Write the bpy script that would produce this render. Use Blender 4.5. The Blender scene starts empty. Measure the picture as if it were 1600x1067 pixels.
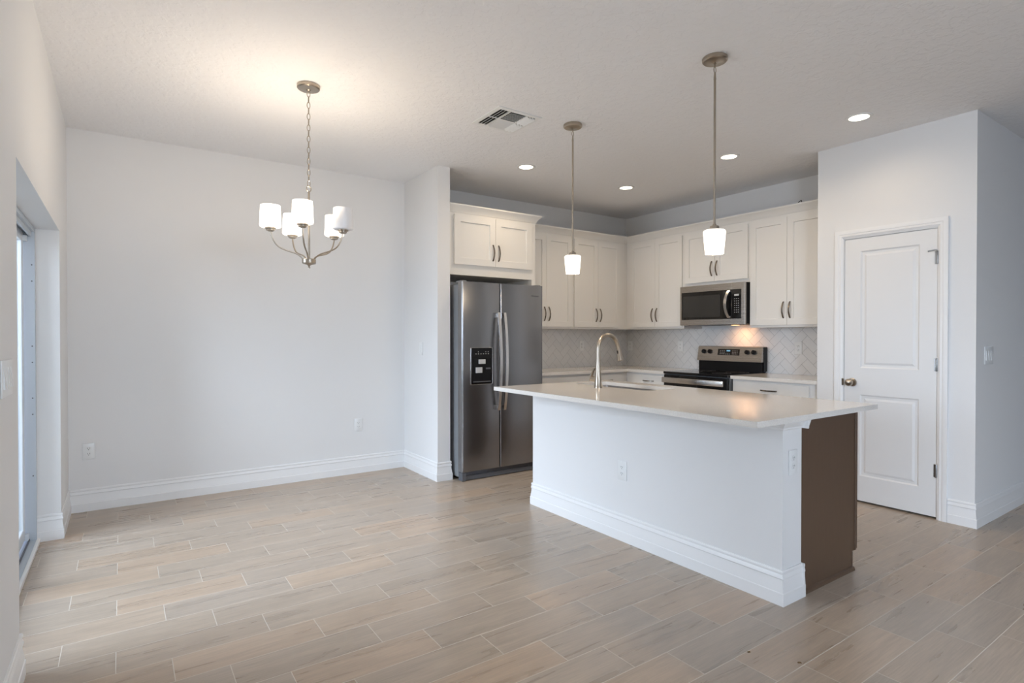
import bpy, bmesh, math, random
from mathutils import Vector, Matrix
PI = math.pi
random.seed(7)
S = bpy.context.scene
C = S.collection

# ------------------------------------------------------------------ camera
YAW, PITCH, CAMH, FPX = math.radians(55.3193), math.radians(-0.4957), 1.2788, 882.666
F_ = Vector((math.cos(YAW)*math.cos(PITCH), math.sin(YAW)*math.cos(PITCH), math.sin(PITCH)))
R_ = Vector((math.sin(YAW), -math.cos(YAW), 0))
U_ = R_.cross(F_)
cd = bpy.data.cameras.new('camera'); cam = bpy.data.objects.new('camera', cd); C.objects.link(cam)
cd.sensor_width = 36; cd.sensor_fit = 'HORIZONTAL'; cd.lens = FPX/1600*36; cd.clip_start = .02
M_ = Matrix((R_, U_, -F_)).transposed().to_4x4(); M_.translation = (0, 0, CAMH)
cam.matrix_world = M_
S.camera = cam

# ------------------------------------------------------------------ world, exposure, daylight
w = bpy.data.worlds.new('sky'); S.world = w; w.use_nodes = True
bg = w.node_tree.nodes['Background']
bg.inputs[0].default_value = (.62, .76, .80, 1); bg.inputs[1].default_value = .5
S.view_settings.view_transform = 'Standard'; S.view_settings.look = 'None'
S.view_settings.gamma = 1; S.view_settings.use_curve_mapping = False
S.view_settings.exposure = 0.50

def area(name, loc, direction, sx, sy, power, col, spread=180):
    l = bpy.data.lights.new(name, 'AREA'); l.shape = 'RECTANGLE'; l.size = sx; l.size_y = sy
    l.energy = power; l.color = col; l.spread = math.radians(spread)
    o = bpy.data.objects.new(name, l); C.objects.link(o); o.location = loc
    o.rotation_euler = Vector(direction).to_track_quat('-Z', 'Z').to_euler(); return o
DAY = (.745, .79, 1)
area('daylight_patio_door', (-2.1, 3.6, 2.0), (1, -.1, -.55), 2.8, 2.0, 140, DAY, 125)
area('added_daylight_side', (-1.3, -2.5, 2.1), (1, .25, -.66), 2.4, 1.8, 440, DAY, 122)  # added lamp outside an invented side window, unseen behind the camera
area('added_daylight_rear', (1.1, -5.4, 2.0), (0, 1, -.60), 2.2, 1.8, 130, DAY, 120)  # added lamp outside an invented rear window, out of view

# ------------------------------------------------------------------ materials
def mat(name, col, rough=.5, metal=0, spec=.5, emis=None, estr=0, coat=0):
    m = bpy.data.materials.new(name); m.use_nodes = True
    b = m.node_tree.nodes['Principled BSDF']
    b.inputs['Base Color'].default_value = (*col, 1); b.inputs['Roughness'].default_value = rough
    b.inputs['Metallic'].default_value = metal; b.inputs['Specular IOR Level'].default_value = spec
    if coat: b.inputs['Coat Weight'].default_value = coat; b.inputs['Coat Roughness'].default_value = .06
    if emis: b.inputs['Emission Color'].default_value = (*emis, 1); b.inputs['Emission Strength'].default_value = estr
    return m
def nd(m, t, **k):
    n = m.node_tree.nodes.new(t)
    for a, b in k.items(): setattr(n, a, b)
    return n
def lk(m, a, b): m.node_tree.links.new(a, b)
def bsdf(m): return m.node_tree.nodes['Principled BSDF']
def noise_bump(m, scale, strength, dist=.002, detail=3, stretch=None, rough_var=None):
    tc = nd(m, 'ShaderNodeTexCoord'); n = nd(m, 'ShaderNodeTexNoise')
    n.inputs['Scale'].default_value = scale; n.inputs['Detail'].default_value = detail
    src = tc.outputs['Object']
    if stretch:
        mp = nd(m, 'ShaderNodeMapping'); mp.inputs['Scale'].default_value = stretch
        lk(m, src, mp.inputs['Vector']); src = mp.outputs[0]
    lk(m, src, n.inputs['Vector'])
    b = nd(m, 'ShaderNodeBump'); b.inputs['Strength'].default_value = strength; b.inputs['Distance'].default_value = dist
    lk(m, n.outputs['Fac'], b.inputs['Height']); lk(m, b.outputs[0], bsdf(m).inputs['Normal'])
    if rough_var:
        r = nd(m, 'ShaderNodeMapRange'); r.inputs['To Min'].default_value = rough_var[0]; r.inputs['To Max'].default_value = rough_var[1]
        lk(m, n.outputs['Fac'], r.inputs['Value']); lk(m, r.outputs[0], bsdf(m).inputs['Roughness'])
    return n
WALL = mat('wall_paint', (.80, .80, .80), .75, spec=.25); noise_bump(WALL, 160, .25, .0012)
CEIL = mat('ceiling_texture', (.88, .88, .89), .85, spec=.2)
def ceil_tex(m):
    tc = nd(m, 'ShaderNodeTexCoord'); n = nd(m, 'ShaderNodeTexNoise'); n.inputs['Scale'].default_value = 26; n.inputs['Detail'].default_value = 5
    lk(m, tc.outputs['Object'], n.inputs['Vector'])
    r = nd(m, 'ShaderNodeMapRange'); r.inputs['From Min'].default_value = .47; r.inputs['From Max'].default_value = .56
    lk(m, n.outputs['Fac'], r.inputs['Value'])
    b = nd(m, 'ShaderNodeBump'); b.inputs['Strength'].default_value = .42; b.inputs['Distance'].default_value = .0035
    lk(m, r.outputs[0], b.inputs['Height']); lk(m, b.outputs[0], bsdf(m).inputs['Normal'])
ceil_tex(CEIL)
TRIM = mat('trim_paint', (.85, .85, .85), .35)
DOORP = mat('door_paint', (.80, .80, .80), .4)
CAB = mat('cabinet_paint', (.80, .785, .755), .38); noise_bump(CAB, 60, .04, .0006)
CABIN = mat('cabinet_underside', (.75, .71, .65), .5)
def wood_dark():
    m = mat('brown_veneer', (.075, .045, .030), .38)
    tc = nd(m, 'ShaderNodeTexCoord'); mp = nd(m, 'ShaderNodeMapping'); mp.inputs['Scale'].default_value = (60, 60, 3)
    n = nd(m, 'ShaderNodeTexNoise'); n.inputs['Scale'].default_value = 2; n.inputs['Detail'].default_value = 4
    r = nd(m, 'ShaderNodeValToRGB'); r.color_ramp.elements[0].color = (.105, .064, .040, 1); r.color_ramp.elements[1].color = (.135, .085, .055, 1)
    lk(m, tc.outputs['Object'], mp.inputs[0]); lk(m, mp.outputs[0], n.inputs['Vector']); lk(m, n.outputs['Fac'], r.inputs[0]); lk(m, r.outputs[0], bsdf(m).inputs['Base Color'])
    return m
BROWN = wood_dark()
def steel(name, col, rough, aniso_axis):
    m = mat(name, col, rough, 1)
    sc = {'x': (3, 3, 900), 'z': (900, 900, 3), 'y': (3, 3, 900)}[aniso_axis]
    noise_bump(m, 1, .012, .0002, 1, sc, (rough*.92, rough*1.08))
    b = bsdf(m); b.inputs['Anisotropic'].default_value = .55
    return m
STEEL = steel('brushed_steel', (.31, .31, .32), .24, 'x')
STEELY = steel('brushed_steel_appliance', (.43, .395, .36), .27, 'y')
HINGE = mat('hinge_metal', (.30, .30, .30), .35, 1)
HSTEEL = mat('satin_handle', (.72, .70, .68), .22, 1)
NICKEL = mat('brushed_nickel', (.44, .385, .32), .28, 1)
BRONZE = mat('pull_nickel', (.27, .235, .20), .22, 1)
SINKM = mat('sink_steel', (.26, .25, .245), .3, 1)
GREYSIDE = mat('appliance_side_grey', (.23, .24, .25), .45)
KICK = mat('dark_grey_plastic', (.10, .105, .12), .4)
BLACK = mat('black_plastic', (.008, .008, .009), .3, spec=.25)
GLOSSBLK = mat('black_glass', (.008, .008, .009), .05, spec=.6)
MWGLASS = mat('oven_window', (.035, .035, .035), .08, spec=.6)
DARK = mat('gap_dark', (.02, .018, .016), .8)
WHITEP = mat('white_plastic', (.82, .83, .83), .3)
SLOT = mat('slot_dark', (.06, .06, .06), .6)
VINYL = mat('white_vinyl', (.72, .76, .80), .35)
ALU = mat('door_frame_aluminium', (.55, .60, .65), .35, .2)
SHADE_ON = mat('lit_frosted_glass', (.9, .88, .84), .4, emis=(1, .90, .76), estr=1.25)
SHADE_OFF = mat('frosted_glass', (.95, .93, .93), .3)
LENS = mat('downlight_lens', (.9, .9, .9), .4, emis=(1, .90, .72), estr=3)
BLUEDISP = mat('display_glow', (.02, .05, .07), .2, emis=(.25, .55, .75), estr=.6)
ICON = mat('panel_print', (.55, .55, .55), .5)
PAPER = mat('paper_tag', (.55, .56, .57), .7)
CHIP = mat('brown_leaf', (.16, .09, .03), .8)
LED = mat('cooktop_lamp_lens', (.9, .8, .6), .4, emis=(1, .6, .25), estr=3)
def quartz():
    m = mat('quartz', (.80, .765, .725), .085)
    tc = nd(m, 'ShaderNodeTexCoord'); n = nd(m, 'ShaderNodeTexNoise'); n.inputs['Scale'].default_value = 220; n.inputs['Detail'].default_value = 2
    r = nd(m, 'ShaderNodeValToRGB'); r.color_ramp.elements[0].color = (.74, .705, .665, 1); r.color_ramp.elements[1].color = (.82, .79, .75, 1)
    r.color_ramp.elements[0].position = .3; r.color_ramp.elements[1].position = .55
    lk(m, tc.outputs['Object'], n.inputs['Vector']); lk(m, n.outputs['Fac'], r.inputs[0]); lk(m, r.outputs[0], bsdf(m).inputs['Base Color'])
    return m
QUARTZ = quartz()
def tile_mat():
    m = mat('glazed_tile', (.74, .745, .75), .16)
    oi = nd(m, 'ShaderNodeNewGeometry'); r = nd(m, 'ShaderNodeMapRange')
    r.inputs['To Min'].default_value = .73; r.inputs['To Max'].default_value = .765
    lk(m, oi.outputs['Random Per Island'], r.inputs['Value'])
    c = nd(m, 'ShaderNodeCombineColor')
    for i in range(3): lk(m, r.outputs[0], c.inputs[i])
    lk(m, c.outputs[0], bsdf(m).inputs['Base Color']); return m
TILE = tile_mat()
GROUT = mat('grout', (.30, .31, .32), .9)
def glass():
    m = bpy.data.materials.new('window_glass'); m.use_nodes = True; nt = m.node_tree; nt.nodes.clear()
    o = nt.nodes.new('ShaderNodeOutputMaterial'); t = nt.nodes.new('ShaderNodeBsdfTransparent'); g = nt.nodes.new('ShaderNodeBsdfGlossy')
    f = nt.nodes.new('ShaderNodeFresnel'); x = nt.nodes.new('ShaderNodeMixShader')
    t.inputs[0].default_value = (.90, .95, .93, 1); g.inputs['Roughness'].default_value = .01; f.inputs[0].default_value = 1.35
    nt.links.new(f.outputs[0], x.inputs[0]); nt.links.new(t.outputs[0], x.inputs[1]); nt.links.new(g.outputs[0], x.inputs[2]); nt.links.new(x.outputs[0], o.inputs[0])
    return m
GLASS = glass()

def floor_mat():
    m = mat('wood_look_tile', (.5, .45, .38), .35)
    def math_(op, a, b=None, c=None):
        n = nd(m, 'ShaderNodeMath', operation=op)
        for i, v in enumerate((a, b, c)):
            if v is None: continue
            if isinstance(v, (int, float)): n.inputs[i].default_value = v
            else: lk(m, v, n.inputs[i])
        return n.outputs[0]
    tc = nd(m, 'ShaderNodeTexCoord'); sp = nd(m, 'ShaderNodeSeparateXYZ'); lk(m, tc.outputs['Object'], sp.inputs[0])
    X, Y = sp.outputs[0], sp.outputs[1]
    P, L, SH = .1818, .5505, .1835
    v = math_('DIVIDE', math_('SUBTRACT', 4.062, Y), P)
    row = math_('FLOOR', v); fv = math_('FRACT', v)
    uu = math_('DIVIDE', math_('SUBTRACT', math_('ADD', X, .207), math_('MULTIPLY', row, SH)), L)
    col = math_('FLOOR', uu); fu = math_('FRACT', uu)
    dx = math_('MULTIPLY', math_('SUBTRACT', .5, math_('ABSOLUTE', math_('SUBTRACT', fu, .5))), L)
    dy = math_('MULTIPLY', math_('SUBTRACT', .5, math_('ABSOLUTE', math_('SUBTRACT', fv, .5))), P)
    d = math_('MINIMUM', dx, dy)
    gr = nd(m, 'ShaderNodeMapRange', interpolation_type='SMOOTHSTEP'); gr.inputs['From Min'].default_value = .0009; gr.inputs['From Max'].default_value = .0022
    gr.inputs['To Min'].default_value = 1; gr.inputs['To Max'].default_value = 0; lk(m, d, gr.inputs['Value'])
    cv = nd(m, 'ShaderNodeCombineXYZ'); lk(m, row, cv.inputs[0]); lk(m, col, cv.inputs[1])
    wn = nd(m, 'ShaderNodeTexWhiteNoise', noise_dimensions='2D'); lk(m, cv.outputs[0], wn.inputs['Vector'])
    # streaks stretched along X, shifted per tile
    off = math_('MULTIPLY', wn.outputs['Value'], 40)
    c2 = nd(m, 'ShaderNodeCombineXYZ'); lk(m, math_('MULTIPLY', X, 1.7), c2.inputs[0]); lk(m, math_('MULTIPLY', Y, 19), c2.inputs[1]); lk(m, off, c2.inputs[2])
    n1 = nd(m, 'ShaderNodeTexNoise'); n1.inputs['Scale'].default_value = 1; n1.inputs['Detail'].default_value = 4; n1.inputs['Roughness'].default_value = .5
    n1.inputs['Distortion'].default_value = .6; lk(m, c2.outputs[0], n1.inputs['Vector'])
    c3 = nd(m, 'ShaderNodeCombineXYZ'); lk(m, math_('MULTIPLY', X, 9), c3.inputs[0]); lk(m, math_('MULTIPLY', Y, 170), c3.inputs[1]); lk(m, off, c3.inputs[2])
    n2 = nd(m, 'ShaderNodeTexNoise'); n2.inputs['Scale'].default_value = 1; n2.inputs['Detail'].default_value = 3; lk(m, c3.outputs[0], n2.inputs['Vector'])
    base = nd(m, 'ShaderNodeValToRGB'); cr = base.color_ramp
    cr.elements[0].color = (.435, .355, .28, 1); cr.elements[1].color = (.505, .385, .285, 1)
    for pos, c_ in ((.25, (.45, .365, .285)), (.5, (.44, .365, .295)), (.72, (.46, .365, .28)), (.88, (.485, .375, .28))):
        e = cr.elements.new(pos); e.color = (*c_, 1)
    lk(m, wn.outputs['Value'], base.inputs[0])
    st = nd(m, 'ShaderNodeMapRange'); st.inputs['From Min'].default_value = .3; st.inputs['From Max'].default_value = .7
    st.inputs['To Min'].default_value = .87; st.inputs['To Max'].default_value = 1.09; lk(m, n1.outputs['Fac'], st.inputs['Value'])
    fn = nd(m, 'ShaderNodeMapRange'); fn.inputs['From Min'].default_value = .3; fn.inputs['From Max'].default_value = .7
    fn.inputs['To Min'].default_value = .90; fn.inputs['To Max'].default_value = 1.08; lk(m, n2.outputs['Fac'], fn.inputs['Value'])
    mul = math_('MULTIPLY', st.outputs[0], fn.outputs[0])
    vm = nd(m, 'ShaderNodeVectorMath', operation='SCALE'); lk(m, base.outputs[0], vm.inputs[0]); lk(m, mul, vm.inputs['Scale'])
    mx = nd(m, 'ShaderNodeMix', data_type='RGBA'); lk(m, gr.outputs[0], mx.inputs[0]); lk(m, vm.outputs[0], mx.inputs[6]); mx.inputs[7].default_value = (.66, .60, .52, 1)
    b = bsdf(m); lk(m, mx.outputs[2], b.inputs['Base Color'])
    rr = nd(m, 'ShaderNodeMapRange'); rr.inputs['To Min'].default_value = .22; rr.inputs['To Max'].default_value = .36; lk(m, n1.outputs['Fac'], rr.inputs['Value'])
    lk(m, math_('ADD', rr.outputs[0], math_('MULTIPLY', gr.outputs[0], .4)), b.inputs['Roughness'])
    bp = nd(m, 'ShaderNodeBump'); bp.inputs['Strength'].default_value = .35; bp.inputs['Distance'].default_value = .0012
    lk(m, math_('SUBTRACT', math_('MULTIPLY', n2.outputs['Fac'], .25), gr.outputs[0]), bp.inputs['Height']); lk(m, bp.outputs[0], b.inputs['Normal'])
    return m
FLOOR = floor_mat()
CONC = mat('patio_concrete', (.42, .42, .40), .9); noise_bump(CONC, 30, .3)
GRASS = mat('lawn', (.10, .16, .06), .95)

# ------------------------------------------------------------------ mesh helpers
class MB:
    def __init__(s): s.bm = bmesh.new()
    def merge(s, b, M=None):
        if M is not None: b.transform(M)
        me = bpy.data.meshes.new('tmp'); b.to_mesh(me); b.free(); s.bm.from_mesh(me); bpy.data.meshes.remove(me); return s
    def box(s, x0, x1, y0, y1, z0, z1, bev=0, seg=1, M=None):
        b = bmesh.new(); bmesh.ops.create_cube(b, size=1)
        for v in b.verts: v.co = Vector(((x0+x1)/2+v.co.x*(x1-x0), (y0+y1)/2+v.co.y*(y1-y0), (z0+z1)/2+v.co.z*(z1-z0)))
        if bev: bmesh.ops.bevel(b, geom=list(b.edges), offset=bev, segments=seg, affect='EDGES', profile=.5)
        return s.merge(b, M)
    def lathe(s, prof, c=(0, 0, 0), n=32, axis='z', M=None):
        b = bmesh.new(); rings = []
        for r, z in prof:
            if r < 1e-6: rings.append([b.verts.new((0, 0, z))])
            else: rings.append([b.verts.new((r*math.cos(2*PI*k/n), r*math.sin(2*PI*k/n), z)) for k in range(n)])
        for A, B in zip(rings, rings[1:]):
            for k in range(n):
                a0, a1 = A[k % len(A)], A[(k+1) % len(A)]; b0, b1 = B[k % len(B)], B[(k+1) % len(B)]
                f = []
                for v in (a0, a1, b1, b0):
                    if v not in f: f.append(v)
                if len(f) > 2: b.faces.new(f)
        R = {'z': Matrix.Identity(4), 'y': Matrix.Rotation(PI/2, 4, 'X'), 'x': Matrix.Rotation(PI/2, 4, 'Y')}[axis]
        b.transform(Matrix.Translation(c) @ R)
        bmesh.ops.recalc_face_normals(b, faces=b.faces)
        return s.merge(b, M)
    def cyl(s, c, r, h, axis='z', n=24, r2=None, bev=0):
        r2 = r if r2 is None else r2
        if bev: p = [(0, 0), (r-bev, 0), (r, bev), (r2, h-bev), (r2-bev, h), (0, h)]
        else: p = [(0, 0), (r, 0), (r2, h), (0, h)]
        return s.lathe(p, c, n, axis)
    def tube(s, pts, r, n=12, cap=True, flat=None):
        # sweep a round (or flattened) section along a list of points, r may be a list
        pts = [Vector(p) for p in pts]; rs = r if isinstance(r, (list, tuple)) else [r]*len(pts)
        b = bmesh.new(); rings = []; up = None
        for i, p in enumerate(pts):
            t = (pts[min(i+1, len(pts)-1)]-pts[max(i-1, 0)]).normalized()
            if up is None:
                up = Vector((0, 0, 1)) if abs(t.z) < .9 else Vector((0, 1, 0))
                if flat: up = Vector(flat[0])
            up = (up-t*up.dot(t)).normalized(); sd = t.cross(up)
            a, c = (rs[i], rs[i]) if not flat else (flat[1], flat[2])
            rings.append([b.verts.new(p+up*a*math.cos(2*PI*k/n)+sd*c*math.sin(2*PI*k/n)) for k in range(n)])
        for A, B in zip(rings, rings[1:]):
            for k in range(n): b.faces.new((A[k], A[(k+1) % n], B[(k+1) % n], B[k]))
        if cap: b.faces.new(rings[0][::-1]); b.faces.new(rings[-1])
        bmesh.ops.recalc_face_normals(b, faces=b.faces)
        return s.merge(b)
    def rail(s, pts, w_axis, w, t):
        # flat bar with rectangular section following pts; w_axis is constant width direction
        pts = [Vector(p) for p in pts]; W = Vector(w_axis); b = bmesh.new(); rings = []
        for i, p in enumerate(pts):
            tg = (pts[min(i+1, len(pts)-1)]-pts[max(i-1, 0)]).normalized(); nrm = tg.cross(W).normalized()
            rings.append([b.verts.new(p+W*a*w/2+nrm*c*t/2) for a, c in ((-1, -1), (1, -1), (1, 1), (-1, 1))])
        for A, B in zip(rings, rings[1:]):
            for k in range(4): b.faces.new((A[k], A[(k+1) % 4], B[(k+1) % 4], B[k]))
        b.faces.new(rings[0][::-1]); b.faces.new(rings[-1]); bmesh.ops.recalc_face_normals(b, faces=b.faces)
        return s.merge(b)
    def sweep(s, path, prof):
        # moulding: profile (offset to the right of travel, z) along an open xy path with mitres
        P = [Vector(p) for p in path]; b = bmesh.new(); rings = []
        for i, p in enumerate(P):
            ns = []
            if i > 0: d = (p-P[i-1]).normalized(); ns.append(Vector((d.y, -d.x)))
            if i < len(P)-1: d = (P[i+1]-p).normalized(); ns.append(Vector((d.y, -d.x)))
            if len(ns) == 2: m = (ns[0]+ns[1]).normalized(); m = m/m.dot(ns[0])
            else: m = ns[0]
            rings.append([b.verts.new((p.x+m.x*o, p.y+m.y*o, z)) for o, z in prof])
        n = len(prof)
        for A, B in zip(rings, rings[1:]):
            for k in range(n): b.faces.new((A[k], A[(k+1) % n], B[(k+1) % n], B[k]))
        b.faces.new(rings[0][::-1]); b.faces.new(rings[-1]); bmesh.ops.recalc_face_normals(b, faces=b.faces)
        return s.merge(b)
    def prism(s, poly, axis, a0, a1, M=None):
        # polygon in the two other axes (cyclic order kept as given) extruded along axis
        def P(u, v, a): return {'x': (a, u, v), 'y': (u, a, v), 'z': (u, v, a)}[axis]
        b = bmesh.new(); A = [b.verts.new(P(u, v, a0)) for u, v in poly]; B = [b.verts.new(P(u, v, a1)) for u, v in poly]
        n = len(poly)
        for k in range(n): b.faces.new((A[k], A[(k+1) % n], B[(k+1) % n], B[k]))
        b.faces.new(A[::-1]); b.faces.new(B); bmesh.ops.recalc_face_normals(b, faces=b.faces)
        return s.merge(b, M)
    def panelled(s, x0, x1, z0, z1, yf, t, rects, prof, M=None):
        # slab with its face at y=yf looking to -Y, thickness t behind; rects = recessed panels stacked with one x extent
        b = bmesh.new(); q = lambda a, c, y: b.verts.new((a, y, c))
        def quad(xa, xb, za, zb, y): b.faces.new((q(xa, za, y), q(xb, za, y), q(xb, zb, y), q(xa, zb, y)))
        px0, px1 = rects[0][0], rects[0][1]; rs = sorted(rects, key=lambda r: r[2])
        zc = [z0]+[v for r in rs for v in (r[2], r[3])]+[z1]
        for za, zb in zip(zc, zc[1:]): quad(x0, px0, za, zb, yf); quad(px1, x1, za, zb, yf)
        zz = z0
        for r in rs: quad(px0, px1, zz, r[2], yf); zz = r[3]
        quad(px0, px1, zz, z1, yf)
        for (a, c, e, f) in rs:
            loops = [[(a+i, e+i, yf+d), (c-i, e+i, yf+d), (c-i, f-i, yf+d), (a+i, f-i, yf+d)] for i, d in prof]
            for A, B in zip(loops, loops[1:]):
                for k in range(4):
                    vs = [A[k], A[(k+1) % 4], B[(k+1) % 4], B[k]]
                    b.faces.new([q(v[0], v[1], v[2]) for v in vs])
            b.faces.new([q(v[0], v[1], v[2]) for v in loops[-1]])
        yb = yf+t
        for vs in (((x0, z0, yf), (x0, z1, yf), (x0, z1, yb), (x0, z0, yb)), ((x1, z0, yf), (x1, z0, yb), (x1, z1, yb), (x1, z1, yf)),
                   ((x0, z0, yf), (x0, z0, yb), (x1, z0, yb), (x1, z0, yf)), ((x0, z1, yf), (x1, z1, yf), (x1, z1, yb), (x0, z1, yb)),
                   ((x0, z0, yb), (x0, z1, yb), (x1, z1, yb), (x1, z0, yb))):
            b.faces.new([q(v[0], v[1], v[2]) for v in vs])
        bmesh.ops.remove_doubles(b, verts=b.verts, dist=1e-6)
        bmesh.ops.recalc_face_normals(b, faces=b.faces)
        return s.merge(b, M)
    def make(s, name, m, parent=None, smooth=35):
        me = bpy.data.meshes.new(name); s.bm.to_mesh(me); s.bm.free()
        if smooth:
            me.polygons.foreach_set('use_smooth', [True]*len(me.polygons)); me.set_sharp_from_angle(angle=math.radians(smooth))
        me.materials.append(m)
        o = bpy.data.objects.new(name, me); C.objects.link(o)
        if parent: o.parent = parent
        return o
def thing(name, label, cat, loc=(0, 0, 0), rz=0, group=None):
    o = bpy.data.objects.new(name, None); C.objects.link(o); o.location = loc; o.rotation_euler = (0, 0, rz)
    o.empty_display_size = .05
    return tag(o, label, cat, group)
def tag(o, label, cat, group=None):
    o['label'] = label; o['category'] = cat
    if group: o['group'] = group
    return o
def struct(o, label=None, cat=None):
    o['kind'] = 'structure'
    if label: o['label'] = label
    if cat: o['category'] = cat
    return o
def copy_tree(o, parent=None):
    c = o.copy(); C.objects.link(c)
    if parent: c.parent = parent
    for ch in list(o.children): copy_tree(ch, c)
    return c
def flat_curve(splines, depth, bevel=0):
    cu = bpy.data.curves.new('tmp', 'CURVE'); cu.dimensions = '2D'; cu.fill_mode = 'BOTH'; cu.extrude = depth/2-bevel; cu.bevel_depth = bevel; cu.bevel_resolution = 1; cu.offset = -bevel
    for sp in splines:
        q = cu.splines.new('POLY'); q.points.add(len(sp)-1); q.use_cyclic_u = True
        for p, (x, y) in zip(q.points, sp): p.co = (x, y, 0, 1)
    o = bpy.data.objects.new('tmp', cu); C.objects.link(o)
    me = bpy.data.meshes.new_from_object(o.evaluated_get(bpy.context.evaluated_depsgraph_get()))
    bpy.data.objects.remove(o); bpy.data.curves.remove(cu); return me
def text_mesh(txt, size, depth):
    cu = bpy.data.curves.new('tmp', 'FONT'); cu.body = txt; cu.size = size; cu.extrude = depth; cu.align_x = 'CENTER'; cu.align_y = 'CENTER'
    o = bpy.data.objects.new('tmp', cu); C.objects.link(o)
    me = bpy.data.meshes.new_from_object(o.evaluated_get(bpy.context.evaluated_depsgraph_get()))
    bpy.data.objects.remove(o); bpy.data.curves.remove(cu); return me
def rrect(x0, x1, y0, y1, r, n=6):
    out = []
    for cx, cy, a0 in ((x1-r, y1-r, 0), (x0+r, y1-r, 90), (x0+r, y0+r, 180), (x1-r, y0+r, 270)):
        for k in range(n+1):
            a = math.radians(a0+90*k/n); out.append((cx+r*math.cos(a), cy+r*math.sin(a)))
    return out

# ------------------------------------------------------------------ the room
H = 2.785
XL, YB, XS, YE, XS2, XR, YK, XP, YP0, YP1 = -.318, 5.175, 2.293, 4.467, 2.418, 5.340, 5.139, 4.681, 2.378, 1.335
OY0, OY1, OZ = 2.78, 4.567, 1.948            # patio door opening in the left wall
DY0, DY1, DZ = 1.545, 2.178, 2.048           # pantry door opening
def wall(name, *boxes, m=WALL):
    mb = MB()
    for b in boxes: mb.box(*b)
    return struct(mb.make(name, m, smooth=0))
struct(MB().box(-.62, 8, -4.75, 5.4, -.12, 0).make('floor', FLOOR, smooth=0))
struct(MB().box(-.62, 8, -4.75, 5.4, H, H+.12).make('ceiling', CEIL, smooth=0))
WY0_, WY1_ = -3.6, -1.4                       # opening for an added side window, unseen behind the camera
wall('wall_left', (-.62, XL, OY1, YB+.15, 0, H), (-.62, XL, OY0, OY1, OZ, H), (-.62, XL, WY1_, OY0, 0, H),
     (-.62, XL, WY0_, WY1_, 0, .55), (-.62, XL, WY0_, WY1_, 2.15, H), (-.62, XL, -4.75, WY0_, 0, H))
wall('wall_back', (XL, XS, YB, YB+.15, 0, H))
wall('wall_stub', (XS, XS2, YE, YB+.15, 0, H))
wall('wall_kitchen', (XS2, XR+.12, YK, YK+.186, 0, H))
wall('wall_right', (XR, XR+.12, YP0-.115, YK, 0, H))
wall('wall_pantry', (XP, XP+.115, DY1, YP0, 0, H), (XP, XP+.115, YP1, DY0, 0, H), (XP, XP+.115, DY0, DY1, DZ, H), (XP+.115, XR, YP0-.115, YP0, 0, H))
wall('wall_hall', (XP+.115, 8, YP1, YP1+.115, 0, H), (XR+.12, XR+.235, YP1+.115, YP0, 0, H))
wall('wall_added_partition', (2.4, 2.52, -4.6, -.9, 0, H), (2.52, 8, -1.02, -.9, 0, H))  # unseen partition, added to keep daylight from behind off the hall wall
wall('wall_hall_end', (8, 8.12, -1.02, YP1+.115, 0, H))
wall('wall_rear', (-.62, .1, -4.75, -4.6, 0, H), (2.1, 2.52, -4.75, -4.6, 0, H), (.1, 2.1, -4.75, -4.6, 2.1, H), (.1, 2.1, -4.75, -4.6, 0, .2))
BB = [(0, .165), (.006, .165), (.009, .159), (.009, .151), (.0055, .147), (.010, .134), (.0115, .127), (.007, .122), (.0075, .104), (.0125, .070), (.013, .062), (.016, .058), (.016, 0), (0, 0)]
def baseboard(name, *paths, group=None):
    mb = MB()
    for p in paths: mb.sweep(p, BB)
    return struct(mb.make(name, TRIM, smooth=20))
baseboard('baseboard_back', [(-.435, OY1), (XL, OY1), (XL, YB), (XS, YB), (XS, YE), (XS2, YE), (XS2, 4.56)])
baseboard('baseboard_left', [(XL, -4.6), (XL, OY0), (-.435, OY0)])
baseboard('baseboard_pantry', [(XP, DY0-.06), (XP, YP1), (8, YP1)])
baseboard('baseboard_added_partition', [(8, -.9), (2.4, -.9), (2.4, -4.6), (2.1, -4.6)])  # trim along the added, unseen partition

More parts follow.
